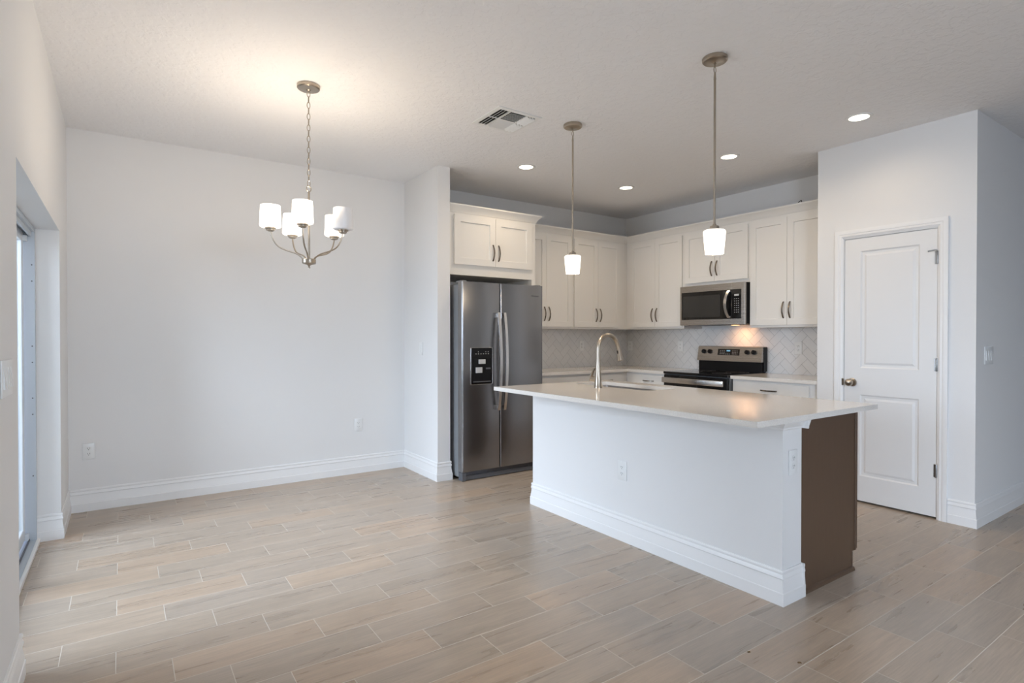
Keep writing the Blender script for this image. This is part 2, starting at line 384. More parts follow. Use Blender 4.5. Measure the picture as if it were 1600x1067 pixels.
# sliding patio door in the left wall
def patio_door():
    root = struct(thing('door_1', 'white sliding glass patio door in the deep opening of the left wall', 'door', (-.50, (OY0+OY1)/2, 0)))
    hw = (OY1-OY0)/2; y0, y1 = -hw, hw; top = OZ-.026
    # whole frame x from -.035 (outside) .. +.065 (inside); world x = -.5 + x
    f = MB()
    f.box(-.120, .065, y1-.026, y1, 0, OZ, .002); f.box(-.120, .065, y0, y0+.026, 0, OZ, .002)
    f.box(-.075, .065, y0+.026, y1-.026, top, OZ, .002)
    f.box(-.075, .065, y0+.026, y1-.026, 0, .022, .002)
    f.box(.040, .050, y0+.026, y1-.026, top-.030, top); f.box(-.010, -.002, y0+.026, y1-.026, top-.030, top); f.box(-.066, -.058, y0+.026, y1-.026, top-.03, top)
    f.make('door_frame', ALU, root)
    t = MB(); t.box(.064, .082, y0+.01, y1-.004, 0, .026, .003); t.make('threshold', TRIM, root)
    tr = MB()
    for x in (.030, -.030): tr.box(x-.003, x+.003, y0+.026, y1-.026, .022, .034)
    tr.make('track', KICK, root)
    c = MB(); c.box(.010, .030, y1-.062, y1-.030, top-.062, top-.026, .002); c.box(.010, .030, y1-.062, y1-.030, .034, .075, .002); c.make('corner_bracket', VINYL, root)
    for xc, a, b in ((-.002, -.02, y1-.034), (-.044, y0+.028, .06)):
        s = MB(); z0, z1 = .036, top-.006
        s.box(xc-.014, xc+.014, a, a+.072, z0, z1, .003); s.box(xc-.014, xc+.014, b-.072, b, z0, z1, .003)
        s.box(xc-.014, xc+.014, a+.072, b-.072, z0, z0+.075, .003); s.box(xc-.014, xc+.014, a+.072, b-.072, z1-.06, z1, .003)
        q = s.make('panel_frame', VINYL, root)
        MB().box(xc-.003, xc+.003, a+.07, b-.07, z0+.073, z1-.058).make('glass_pane', GLASS, q)
    hd = MB(); hd.rail([(.026, .0, 1.12), (.055, .0, 1.10), (.055, .0, .90), (.026, .0, .88)], (0, 1, 0), .018, .010); hd.make('handle', VINYL, root)
    sc = MB()
    for z in (.42, .80, .90, 1.12, 1.22, 1.62, 1.72): sc.cyl((.050, y1-.0262, z), .004, .002, 'y', 8)
    sc.make('frame_screws', KICK, root)
    return root
patio_door()
def window(name, axis, a0, a1, z0, z1, pos, label):
    # added unseen window that lets daylight in; axis 'y' = opening runs along y in a wall at x=pos
    f = MB(); W = .05
    if axis == 'y':
        B = lambda a, b, c, d: f.box(pos-.03, pos+.03, a, b, c, d, .003)
    else:
        B = lambda a, b, c, d: f.box(a, b, pos-.03, pos+.03, c, d, .003)
    m = (a0+a1)/2
    B(a0, a0+W, z0, z1); B(a1-W, a1, z0, z1); B(a0+W, a1-W, z0, z0+W); B(a0+W, a1-W, z1-W, z1); B(m-.03, m+.03, z0+W, z1-W)
    root = struct(f.make(name, VINYL), label, 'window')
    g = MB()
    if axis == 'y': g.box(pos-.003, pos+.003, a0+W, a1-W, z0+W, z1-W)
    else: g.box(a0+W, a1-W, pos-.003, pos+.003, z0+W, z1-W)
    g.make('glass_pane', GLASS, root)
window('added_window_1', 'y', WY0_, WY1_, .55, 2.15, -.50, 'added white framed window in the left wall, unseen behind the viewer')  # invented opening, lets side daylight into the room
window('added_window_2', 'x', .1, 2.1, .2, 2.1, -4.68, 'added wide white framed window in the rear wall, out of view')  # invented too, admits daylight from the rear
struct(MB().box(-3.2, -.62, 1.5, 6.5, -.16, -.04).make('patio_slab', CONC, smooth=0), 'concrete patio slab outside the sliding door', 'patio')
struct(MB().box(-40, 40, -40, 40, -.30, -.20).make('ground_outside', GRASS, smooth=0), 'lawn around the house', 'ground')

# pantry door (door_2): casing, slab, knob, hinges
def pantry_door():
    root = struct(thing('door_2', 'white two-panel interior door with satin knob in the pantry wall', 'door', (XP, 1.86, 0)))
    # local: x toward -? use world-like axes: face looks to -X. Build facing -Y then rotate -90deg
    Rz = Matrix.Rotation(-PI/2, 4, 'Z')
    y2x = lambda y: 1.86-y          # world y -> local x (left in view = high y)
    L0, L1 = y2x(2.168), y2x(1.555)
    s = MB().panelled(L0, L1, .014, 2.036, .004, .035, [(y2x(2.054), y2x(1.662), .205, .832), (y2x(2.054), y2x(1.662), 1.038, 1.937)],
                      [(0, 0), (.010, .008), (.026, .009), (.042, .003)], M=Rz)
    slab = s.make('door_slab', DOORP, root, smooth=20)
    cs = MB(); cw = .062
    A0, A1, T = y2x(2.178)+.004, y2x(1.545)-.004, 2.044
    pr = [(0, -.006), (.010, -.010), (.016, -.014), (.030, -.013), (.034, -.016), (.050, -.019), (cw, -.018), (cw, .0)]
    # casing swept as three mitred lengths (profile grows outward from the opening)
    b = bmesh.new(); P = [(A0, 0), (A0, T), (A1, T), (A1, 0)]; N = [(-1, 0), (-1, 1), (1, 1), (1, 0)]
    prof = [(0, 0)]+pr
    rings = [[b.verts.new((px+nx*o, y, pz+nz*o)) for o, y in prof] for (px, pz), (nx, nz) in zip(P, N)]
    for A, B in zip(rings, rings[1:]):
        for k in range(len(prof)): b.faces.new((A[k], A[(k+1) % len(prof)], B[(k+1) % len(prof)], B[k]))
    b.faces.new(rings[0][::-1]); b.faces.new(rings[-1]); bmesh.ops.recalc_face_normals(b, faces=b.faces)
    cs.merge(b, Rz); cs.make('casing', TRIM, root, smooth=20)
    j = MB(); j.box(y2x(2.178), y2x(2.1705), .0, .115, 0, 2.044, M=Rz); j.box(y2x(1.5525), y2x(1.545), 0, .115, 0, 2.044, M=Rz); j.box(y2x(2.1705), y2x(1.5525), 0, .115, 2.0385, 2.048, M=Rz)
    j.make('jamb', TRIM, root)
    for z in (1.831, 1.082, .339):
        h = MB(); hx = y2x(1.5525)
        h.lathe([(0, -.046), (.006, -.046), (.0075, -.04), (.0075, .04), (.006, .046), (0, .046)], (hx, -.006, z), 12, 'z', Rz)
        h.box(hx-.018, hx-.002, .0015, .0045, z-.045, z+.045, .0008, M=Rz)
        o = h.make('hinge', HINGE, root)
        if z > 1.8:
            st = MB(); st.tube([Rz @ Vector(p) for p in ((hx, -.010, z+.05), (hx-.012, -.016, z+.052), (hx-.05, -.028, z+.045))], [.004, .004, .006], 10)
            st.cyl((0, 0, 0), .001, .001)
            st.make('door_stop', HINGE, o)
    kx, kz = y2x(2.111), .924
    k = MB(); k.lathe([(0, 0), (.033, 0), (.033, -.004), (.028, -.009), (.012, -.011), (.011, -.028), (.020, -.036), (.028, -.046), (.029, -.056), (.024, -.065), (.012, -.070), (0, -.071)][::-1], (0, 0, 0), 32, 'z')
    # lathe runs along -z; turn it to face -X
    k2 = MB(); bm2 = k.bm; bm2.transform(Matrix.Translation((-.0, 0, 0)) @ Matrix.Rotation(PI/2, 4, 'Y'))
    bm2.transform(Matrix.Translation((.004, -kx, kz)))
    o = bpy.data.meshes.new('door_knob'); bm2.to_mesh(o); bm2.free(); k2.bm.from_mesh(o); k2.make('door_knob', NICKEL, root)
    st = MB(); st.box(y2x(2.185), y2x(2.1705), -.012, .002, kz-.028, kz+.028, .004, M=Rz); st.make('strike_plate', BRONZE, root)
pantry_door()

# ------------------------------------------------------------------ backsplash (herringbone)
def herringbone(name, w, h, loc, rz, label, ox, oz, W=.0775):
    b = bmesh.new(); g = .0011; R = Matrix.Rotation(PI/4, 2)
    n = int((w+h)/W)+6
    for i in range(-n, n):
        for j in range(-n, n):
            ax, ay = i+2*j, i-2*j
            for (x0, x1, y0, y1) in ((0, 2, 0, 1), (0, 1, 1, 3)):
                X0, X1, Y0, Y1 = (ax+x0)*W+g, (ax+x1)*W-g, (ay+y0)*W+g, (ay+y1)*W-g
                pts = [R @ Vector(p) for p in ((X0, Y0), (X1, Y0), (X1, Y1), (X0, Y1))]
                pts = [Vector((p.x+ox, p.y+oz)) for p in pts]
                if all(p.x < 0 for p in pts) or all(p.x > w for p in pts) or all(p.y < 0 for p in pts) or all(p.y > h for p in pts): continue
                f = [b.verts.new((p.x, -.006, p.y)) for p in pts]; k = [b.verts.new((p.x, 0, p.y)) for p in pts]
                b.faces.new(f); b.faces.new(k[::-1])
                for q in range(4): b.faces.new((f[q], k[q], k[(q+1) % 4], f[(q+1) % 4]))
    for co, no in (((0, 0, 0), (-1, 0, 0)), ((w, 0, 0), (1, 0, 0)), ((0, 0, 0), (0, 0, -1)), ((0, 0, h), (0, 0, 1))):
        r = bmesh.ops.bisect_plane(b, geom=b.verts[:]+b.edges[:]+b.faces[:], plane_co=co, plane_no=no, clear_outer=True)
        bmesh.ops.holes_fill(b, edges=[e for e in b.edges if e.is_boundary], sides=8)
    bmesh.ops.recalc_face_normals(b, faces=b.faces)
    root = tag(bpy.data.objects.new(name, None), label, 'backsplash'); C.objects.link(root); root.location = loc; root.rotation_euler = (0, 0, rz)
    mb = MB(); mb.merge(b); mb.make('tiles', TILE, root, smooth=0)
    MB().box(0, w, -.0048, .0, 0, h).make('grout', GROUT, root, smooth=0)
    return root
CT = .914
herringbone('tile_backsplash', XR-.0005-3.395, 1.366-CT, (3.395, YK-.0005, CT), 0, 'white herringbone tile backsplash on the wall beside the refrigerator', .02, .01)
herringbone('tile_backsplash', YK-.007-YP0-.001, 1.366-CT, (XR-.0005, YK-.007, CT), -PI/2, 'white herringbone tile backsplash behind the range', .03, .045)

# ------------------------------------------------------------------ cabinets (local: x width, front to -Y, origin at back-left foot)
SHK = [(0, 0), (.0015, .0095), (.003, .011)]
def pull(parent, x, z, yf, vertical=True, L=.145, side=1):
    pts = []
    for k in range(13):
        a = -1+2*k/12; d = .024*(1-a*a)+.004
        pts.append((x, yf-d, z+a*L/2) if vertical else (x+a*L/2, yf-d, z))
    mb = MB(); mb.rail(pts, (1, 0, 0) if vertical else (0, 0, 1), .012, .006)
    for a in (-1, 1):
        c = (x, yf, z+a*L/2) if vertical else (x+a*L/2, yf, z)
        mb.lathe([(0, 0), (.0065, 0), (.005, .004), (.0045, .008), (0, .008)], c, 12, 'y')
    return mb.make('handle', BRONZE, parent)
def cab_door(root, x0, x1, z0, z1, yf, m, hside=None, hz=None, rail=.058):
    d = MB().panelled(x0, x1, z0, z1, yf, .019, [(x0+rail, x1-rail, z0+rail, z1-rail)], SHK).make('door', m, root, smooth=20)
    if hside: pull(d, (x1-.030) if hside == 'r' else (x0+.030), hz, yf)
    return d
def drawer(root, x0, x1, z0, z1, yf, m):
    d = MB().box(x0, x1, yf, yf+.019, z0, z1, .0015).make('drawer_front', m, root)
    pull(d, (x0+x1)/2, (z0+z1)/2, yf, False)
    return d
def upper(label, x, y, rz, w, z0, z1, d, doors, hz=None, m=CAB, stileL=.018, stileR=.018, ext=None, group='white shaker wall cabinets'):
    root = thing('wall_cabinet', label, 'cabinet', (x, y, 0), rz, group)
    b = MB(); b.box(.0005, w-.0005, -d, 0, z0, z1)
    if ext: b.box(*ext)
    b.make('carcass', m, root, smooth=0)
    x0, x1 = stileL, w-stileR; dz0, dz1 = doors
    n = 2; mid = (x0+x1)/2
    hz = hz if hz else dz0+.138
    cab_door(root, x0, mid-.0015, dz0, dz1, -d-.0195, m, 'r', hz); cab_door(root, mid+.0015, x1, dz0, dz1, -d-.0195, m, 'l', hz)
    return root
UB = .305
zt = 2.405
# back wall, left to right
upper('white two-door wall cabinet between the fridge panel and the corner pair', 3.4035, YK, 0, .7645, 1.366, zt, UB, (1.387, 2.378))
upper('white two-door wall cabinet nearest the corner, left of the range wall', 4.168, YK, 0, .867, 1.366, zt, UB, (1.387, 2.378), stileR=.135)
# right wall (local x runs to -Y)
upper('white two-door wall cabinet right of the corner, left of the microwave', XR, 4.834, -PI/2, .847, 1.366, zt, UB, (1.387, 2.378), stileL=.072)
upper('short white two-door wall cabinet directly above the microwave', XR, 3.987, -PI/2, .784, 1.812, zt, UB, (1.848, 2.378), hz=1.98)
upper('white two-door wall cabinet between the microwave and the pantry wall', XR, 3.203, -PI/2, .8235, 1.366, zt, UB, (1.387, 2.378), stileR=.078, stileL=.010)
# filler closing the corner where two uppers meet
# deep cabinet above the refrigerator
def fridge_cab():
    x0, x1, yf = XS2+.001, 3.402, 4.512
    root = thing('wall_cabinet', 'deep white two-door cabinet above the refrigerator', 'cabinet', (x0, YK, 0), 0, None)
    w = x1-x0; d = YK-yf
    b = MB(); b.box(0, w-.044, -d+.02, 0, 1.842, 2.415); b.box(0, w, -d, -d+.02, 1.842, 2.415, 0)
    b.make('carcass', CAB, root, smooth=0)
    b = MB(); b.box(w-.044, w, -d+.02, 0, 0, 2.415); b.box(w-.044, w, -d, -d+.02, 0, 1.842, 0); b.make('side_panel', CAB, root, smooth=0)
    m = 2.922-x0
    cab_door(root, .060, m-.0015, 1.938, 2.388, -d-.0195, CAB, 'r', 2.066, .062); cab_door(root, m+.0015, w-.052, 1.938, 2.388, -d-.0195, CAB, 'l', 2.066, .062)
fridge_cab()
CR = [(0, 0), (.006, 0), (.010, .012), (.030, .040), (.048, .056), (.050, .060), (.050, .070), (0, .070)]
def crown(name, label, path, z):
    o = MB().sweep(path, [(a, z+c) for a, c in CR]).make(name, CAB, smooth=20)
    return tag(o, label, 'crown molding')
crown('crown_molding', 'white crown molding along the tops of the corner wall cabinets', [(3.4035, YK-UB), (XR-UB, YK-UB), (XR-UB, YP0+.0005)], zt)
crown('crown_molding', 'white crown molding on the deep cabinet above the refrigerator', [(XS2+.001, 4.512), (3.402, 4.512), (3.402, 4.765)], 2.4155-.008)

def base(label, x, y, rz, w, fronts, m=CAB, d=.59, group='white base cabinets'):
    root = thing('base_cabinet', label, 'cabinet', (x, y, 0), rz, group)
    b = MB(); b.box(.0005, w-.0005, -d, -.0005, .10, CT-.0305); b.box(.0005, w-.0005, -d+.07, -.0005, 0, .10); b.make('carcass', m, root, smooth=0)
    for kind, a, c, z0, z1, hs in fronts:
        if kind == 'd': cab_door(root, a, c, z0, z1, -d-.0195, m, hs, z1-.11)
        else: drawer(root, a, c, z0, z1, -d-.0195, m)
    return root
base('white base cabinet beside the refrigerator', 3.4035, YK-.007, 0, .765, [('r', .02, .745, .735, .858, 0), ('d', .02, .381, .12, .722, 'r'), ('d', .384, .745, .12, .722, 'l')])
base('white base cabinet filling the corner of the counters', 4.169, YK-.007, 0, 1.163, [('r', .015, .47, .735, .858, 0), ('d', .015, .47, .12, .722, 'l')])
base('white base cabinet with one drawer left of the range', XR-.007, 4.5415, -PI/2, .575, [('r', .110, .560, .735, .862, 0), ('d', .110, .560, .12, .722, 'l')], d=.60)
base('white base cabinet with a wide drawer between range and pantry wall', XR-.007, 3.186, -PI/2, .8065, [('r', .012, .722, .735, .862, 0), ('d', .012, .365, .12, .722, 'r'), ('d', .369, .722, .12, .722, 'l')], d=.60)

def slab(name, label, splines, z0, z1, m=QUARTZ, cat='countertop'):
    me = flat_curve(splines, z1-z0, 0); me.transform(Matrix.Translation((0, 0, (z0+z1)/2)))
    me.polygons.foreach_set('use_smooth', [False]*len(me.polygons)); me.materials.append(m); o = bpy.data.objects.new(name, me); C.objects.link(o); return tag(o, label, cat)
yb_, xb_ = YK-.0078, XR-.0078
slab('countertop', 'pale quartz corner countertop between refrigerator and range', [[(3.4035, yb_), (3.4035, 4.492), (4.693, 4.492), (4.693, 3.966), (xb_, 3.966), (xb_, yb_)]], CT-.030, CT)
slab('countertop', 'short pale quartz countertop between range and pantry wall', [[(4.693, 3.188), (4.693, YP0+.001), (xb_, YP0+.001), (xb_, 3.188)]], CT-.030, CT)

# ------------------------------------------------------------------ island
IX0, IX1, IY0, IY1 = 2.233, 3.366, 3.460, 1.385
hole = rrect(2.905, 3.232, 2.605, 3.355, .06, 8)[::-1]
slab('countertop', 'large pale quartz island countertop with the sink cutout', [[(IX0, IY1), (IX1, IY1), (IX1, IY0), (IX0, IY0)], hole], CT-.027, CT)
def half_wall():
    root = thing('half_wall', 'white painted half wall carrying the island countertop', 'half wall', (2.582, 1.4714, 0))
    W, L, T = .168, 1.98, CT-.0275
    MB().box(0, W, 0, L, 0, T).make('wall_body', WALL, root, smooth=0)
    MB().sweep([(W, L), (0, L), (0, 0), (W, 0)], BB).make('baseboard', TRIM, root, smooth=20)
    cp = [(0, 0), (.004, 0), (.007, .006), (.007, .012), (.013, .022), (.022, .034), (.024, .040), (.032, .044), (.034, .056), (0, .056)]
    MB().sweep([(W, L), (0, L), (0, 0), (W+.0, 0)], [(o, T-.056+z) for o, z in cp]).make('cap_molding', TRIM, root, smooth=20)
    # short returns of both mouldings on the cabinet side, cut at the brown end panel
    rb = MB().prism([(0, 0)]+[(o, z) for o, z in reversed(BB[:-1])], 'y', -.016, .0055).make('baseboard_return', TRIM, root, smooth=20)
    rb.location = (W, 0, 0)
    rc = MB().prism([(o, T-.056+z) for o, z in cp], 'y', -.034, .0055).make('cap_return', TRIM, root, smooth=20); rc.location = (W, 0, 0)
half_wall()
def island_cabinet():
    x0, xf, ye, y1 = 2.7505, 3.330, 1.478, 3.4514
    root = thing('island_cabinet', 'dark brown cabinet row on the kitchen side of the island', 'cabinet', (x0, ye, 0))
    W = xf-x0; L = y1-ye; T = CT-.0275
    b = MB()
    # open under the sink: four slabs
    b.box(.0, W, .012, 1.05, .105, T); b.box(0, W, 1.05, L, .105, .55); b.box(0, .06, 1.05, L, .55, T); b.box(W-.05, W, 1.05, L, .55, T); b.box(0, W, L-.03, L, .55, T)
    b.box(0, W-.055, .012, L, 0, .105)
    b.make('carcass', BROWN, root, smooth=0)
    e = MB().prism([(0, 0), (W-.045, 0), (W-.045, .103), (W, .103), (W, T), (0, T)], 'y', 0, .012).make('end_panel', BROWN, root, smooth=0)
    MB().box(W-.016, W-.001, -.005, .0, .104, T, .002).make('edge_strip', BROWN, root)
    MB().box(W-.048, W-.038, -.004, .010, .012, .103, .002).make('toe_trim', BROWN, root)
    s = MB().tube([(0, 0, .0), (W-.03, 0, .0)], .013, 8)
    s = MB().prism([(0, 0), (-.013, 0), (-.013, .008), (-.009, .017), (0, .021)], 'x', .017, W-.032).make('shoe_molding', BROWN, root)
    MB().prism([(0, 0), (.012, 0), (.012, .006), (.008, .014), (0, .018)], 'y', 0, L).make('shoe_molding', BROWN, root).location = (W-.045, 0, 0)
    n = 4; dw = L/n
    for k in range(n):
        M = Matrix.Translation((W+.0240, 0, 0)) @ Matrix.Rotation(PI/2, 4, 'Z')
        a, c = k*dw+.003, (k+1)*dw-.003
        d = MB().panelled(a, c, .107, T-.018, 0, .019, [(a+.055, c-.055, .162, T-.073)], SHK, M=M).make('door', BROWN, root, smooth=20)
        h = MB().rail([(W+.0240+.004+.024*(1-t*t), (c-.03 if k % 2 == 0 else a+.03), T-.13+t*.05) for t in [i/5-1 for i in range(11)]], (0, 1, 0), .010, .005).make('handle', BRONZE, d)
island_cabinet()
def sink():
    root = thing('kitchen_sink', 'stainless undermount sink set in the island countertop', 'sink', (3.0685, 2.98, CT-.0275))
    b = bmesh.new(); loops = []
    for ins, z, r in ((-.012, 0, .07), (-.002, 0, .062), (0, -.004, .06), (.006, -.17, .055), (.03, -.195, .05)):
        pts = rrect(-.1635+ins, .1635-ins, -.375+ins, .375-ins, r, 8); loops.append([b.verts.new((x, y, z)) for x, y in pts])
    for A, B in zip(loops, loops[1:]):
        n = len(A)
        for k in range(n): b.faces.new((A[k], A[(k+1) % n], B[(k+1) % n], B[k]))
    b.faces.new(loops[-1]); bmesh.ops.recalc_face_normals(b, faces=b.faces)
    for f in b.faces: pass
    MB().merge(b).make('basin', SINKM, root)
    MB().lathe([(0, .001), (.02, .002), (.042, .003), (.045, .0), (0, 0)], (0, 0, -.194), 24).make('drain', NICKEL, root)
sink()
def faucet():
    bx, by = 2.800, 2.965
    root = thing('kitchen_faucet', 'tall brushed nickel gooseneck faucet standing on the island countertop', 'faucet', (bx, by, CT))
    body = MB().lathe([(0, 0), (.029, 0), (.029, .004), (.026, .010), (.0245, .05), (.0195, .11), (.0165, .16), (.0150, .20), (0, .20)], (0, 0, 0), 28).make('body', NICKEL, root)
    pts = [(0, 0, .18), (0, 0, .24)]; R = .098; zc = .278
    for k in range(17):
        a = PI-(PI*.93)*k/16; pts.append((R+R*math.cos(a), 0, zc+R*math.sin(a)))
    ex, ez = pts[-1][0], pts[-1][2]; pts += [(ex+.006, 0, ez-.02)]
    MB().tube(pts, .0140, 16).make('spout', NICKEL, root)
    M = Matrix.Translation((ex+.004, 0, ez-.004)) @ Matrix.Rotation(math.radians(-13), 4, 'Y')
    h = MB().lathe([(0, 0), (.0150, 0), (.0155, -.01), (.0150, -.035), (.0225, -.098), (.0225, -.106), (.019, -.110), (0, -.110)][::-1], (0, 0, 0), 24, 'z', M).make('spray_head', NICKEL, root)
    MB().box(-.017, -.011, -.006, .006, -.075, -.030, .002, 1, M).make('spray_button', BLACK, h)
    hv = MB().lathe([(0, 0), (.017, 0), (.017, .042), (.013, .046), (0, .046)], (0, .018, .055), 20, 'z', None)
    hv.bm.free(); hv = MB(); hv.lathe([(0, 0), (.018, 0), (.018, .050), (.014, .055), (0, .055)], (0, .070, .060), 20, 'y')
    lv = hv.make('lever_hub', NICKEL, root)
    MB().rail([(0, .082, .045), (0, .076, .070), (0, .058, .105), (.0, .038, .138)], (1, 0, 0), .016, .009).make('lever', NICKEL, lv)
    MB().lathe([(0, 0), (.004, 0), (.004, .002), (0, .002)], (.0235, -.002, .06), 10, 'x').make('sensor', BLACK, root)
faucet()

# ------------------------------------------------------------------ refrigerator
def fridge():
    X0, X1, YF = 2.457, 3.351, 4.320
    root = thing('refrigerator', 'stainless side-by-side refrigerator with black ice dispenser', 'refrigerator', ((X0+X1)/2, YF, 0))
    c = (X0+X1)/2; w = (X1-X0)/2; sx = 2.858-c
    MB().box(-w+.004, w-.004, .075, .78, .03, 1.745, .003).make('cabinet_body', GREYSIDE, root)
    MB().box(-w+.004, -w+.045, .006, .074, 0.002, .075, .004).make('foot_bracket', KICK, root)
    MB().box(w-.045, w-.004, .006, .074, .002, .075, .004).make('foot_bracket', KICK, root)
    k = MB(); k.box(-w+.045, w-.045, .045, .06, .035, .078)
    k.prism([(.018, .006), (.045, .006), (.045, .040), (.036, .040)], 'x', -w+.046, w-.046); k.make('kick_grille', KICK, root)
    for hx in (-w+.01, w-.06): MB().box(hx, hx+.05, .02, .13, 1.758, 1.776, .004).make('hinge_cover', GREYSIDE, root)
    # doors with softly rounded vertical front edges
    def door(a, b_, name):
        pr = []
        r = .012
        pts = [(a, .070), (a, r)]+[(a+r-r*math.cos(t*PI/8), r-r*math.sin(t*PI/8)) for t in range(1, 4)]+[(a+r, 0), (b_-r, 0)]+[(b_-r+r*math.sin(t*PI/8), r-r*math.cos(t*PI/8)) for t in range(1, 4)]+[(b_, r), (b_, .070)]
        return MB().prism(pts, 'z', .082, 1.765).make(name, STEEL, root, smooth=50)
    d1 = door(-w, sx-.003, 'freezer_door'); d2 = door(sx+.003, w, 'fridge_door')
    g = MB(); g.box(-w+.008, w-.008, .0705, .0745, .086, 1.755); g.make('door_gasket', BLACK, root)
    # dispenser
    dx0, dx1, dz0, dz1 = 2.546-c, 2.768-c, .853, 1.178
    me = flat_curve([rrect(dx0, dx1, dz0, dz1, .012, 4)], .006, .001); me.transform(Matrix.Translation((0, -.002, 0)) @ Matrix.Rotation(PI/2, 4, 'X')); me.materials.append(GLOSSBLK)
    disp = bpy.data.objects.new('ice_dispenser', me); C.objects.link(disp); disp.parent = d1
    me = flat_curve([rrect(dx0-.003, dx1+.003, dz0-.003, dz1+.003, .014, 4), rrect(dx0, dx1, dz0, dz1, .012, 4)[::-1]], .010, .001); me.transform(Matrix.Translation((0, -.002, 0)) @ Matrix.Rotation(PI/2, 4, 'X')); me.materials.append(HSTEEL)
    rim = bpy.data.objects.new('dispenser_rim', me); C.objects.link(rim); rim.parent = d1
    cav = MB(); z1_, z0_ = 1.085, .868
    cav.box(dx0+.012, dx1-.012, -.0060, -.0052, z0_, z1_, 0); cav.make('dispenser_cavity', BLACK, disp)
    ic = MB()
    for i in range(6): ic.box(dx0+.045+.026*i, dx0+.055+.026*i, -.0058, -.0052, 1.122, 1.127)
    for i in (1, 4, 5): ic.box(dx0+.045+.026*i, dx0+.051+.026*i, -.0058, -.0052, 1.140, 1.145)
    ic.make('dispenser_icons', ICON, disp, smooth=0)
    MB().box(dx0+.075, dx0+.145, -.016, -.0062, 1.035, 1.075, .002).make('spout_housing', PAPER, disp)
    MB().box(dx0+.045, dx0+.110, -.018, -.0062, .955, 1.005, .002).make('ice_paddle', PAPER, disp)
    MB().box(dx0+.150, dx0+.200, -.012, -.0062, .985, 1.000, .002).make('water_paddle', KICK, disp)
    MB().box(dx0+.02, dx1-.02, -.016, -.006, .872, .880, .002).make('drip_tray', KICK, disp)
    # arched flat handles
    def handle(x, parent, lean):
        z0, z1 = .610, 1.497; pts = []
        for k in range(25):
            t = k/24; a = 2*t-1; pts.append((x+lean*(1-a*a)*.012, -.028-.040*(1-a*a)**.9, z0+(z1-z0)*t))
        mb = MB().rail(pts, (1, 0, 0), .027, .013)
        mb.box(x-.0125, x+.0125, -.030, -.0005, z1-.045, z1-.002, .002); mb.box(x-.0125, x+.0125, -.030, -.0005, z0+.002, z0+.045, .002)
        mb.make('handle', HSTEEL, parent)
    handle(sx-.034, d1, 0); handle(sx+.030, d2, 0)
    me = text_mesh('Whirlpool', .021, .0003); me.transform(Matrix.Translation((3.255-c, -.0006, 1.665)) @ Matrix.Rotation(PI/2, 4, 'X')); me.materials.append(KICK)
    lo = bpy.data.objects.new('logo', me); C.objects.link(lo); lo.parent = d2
fridge()

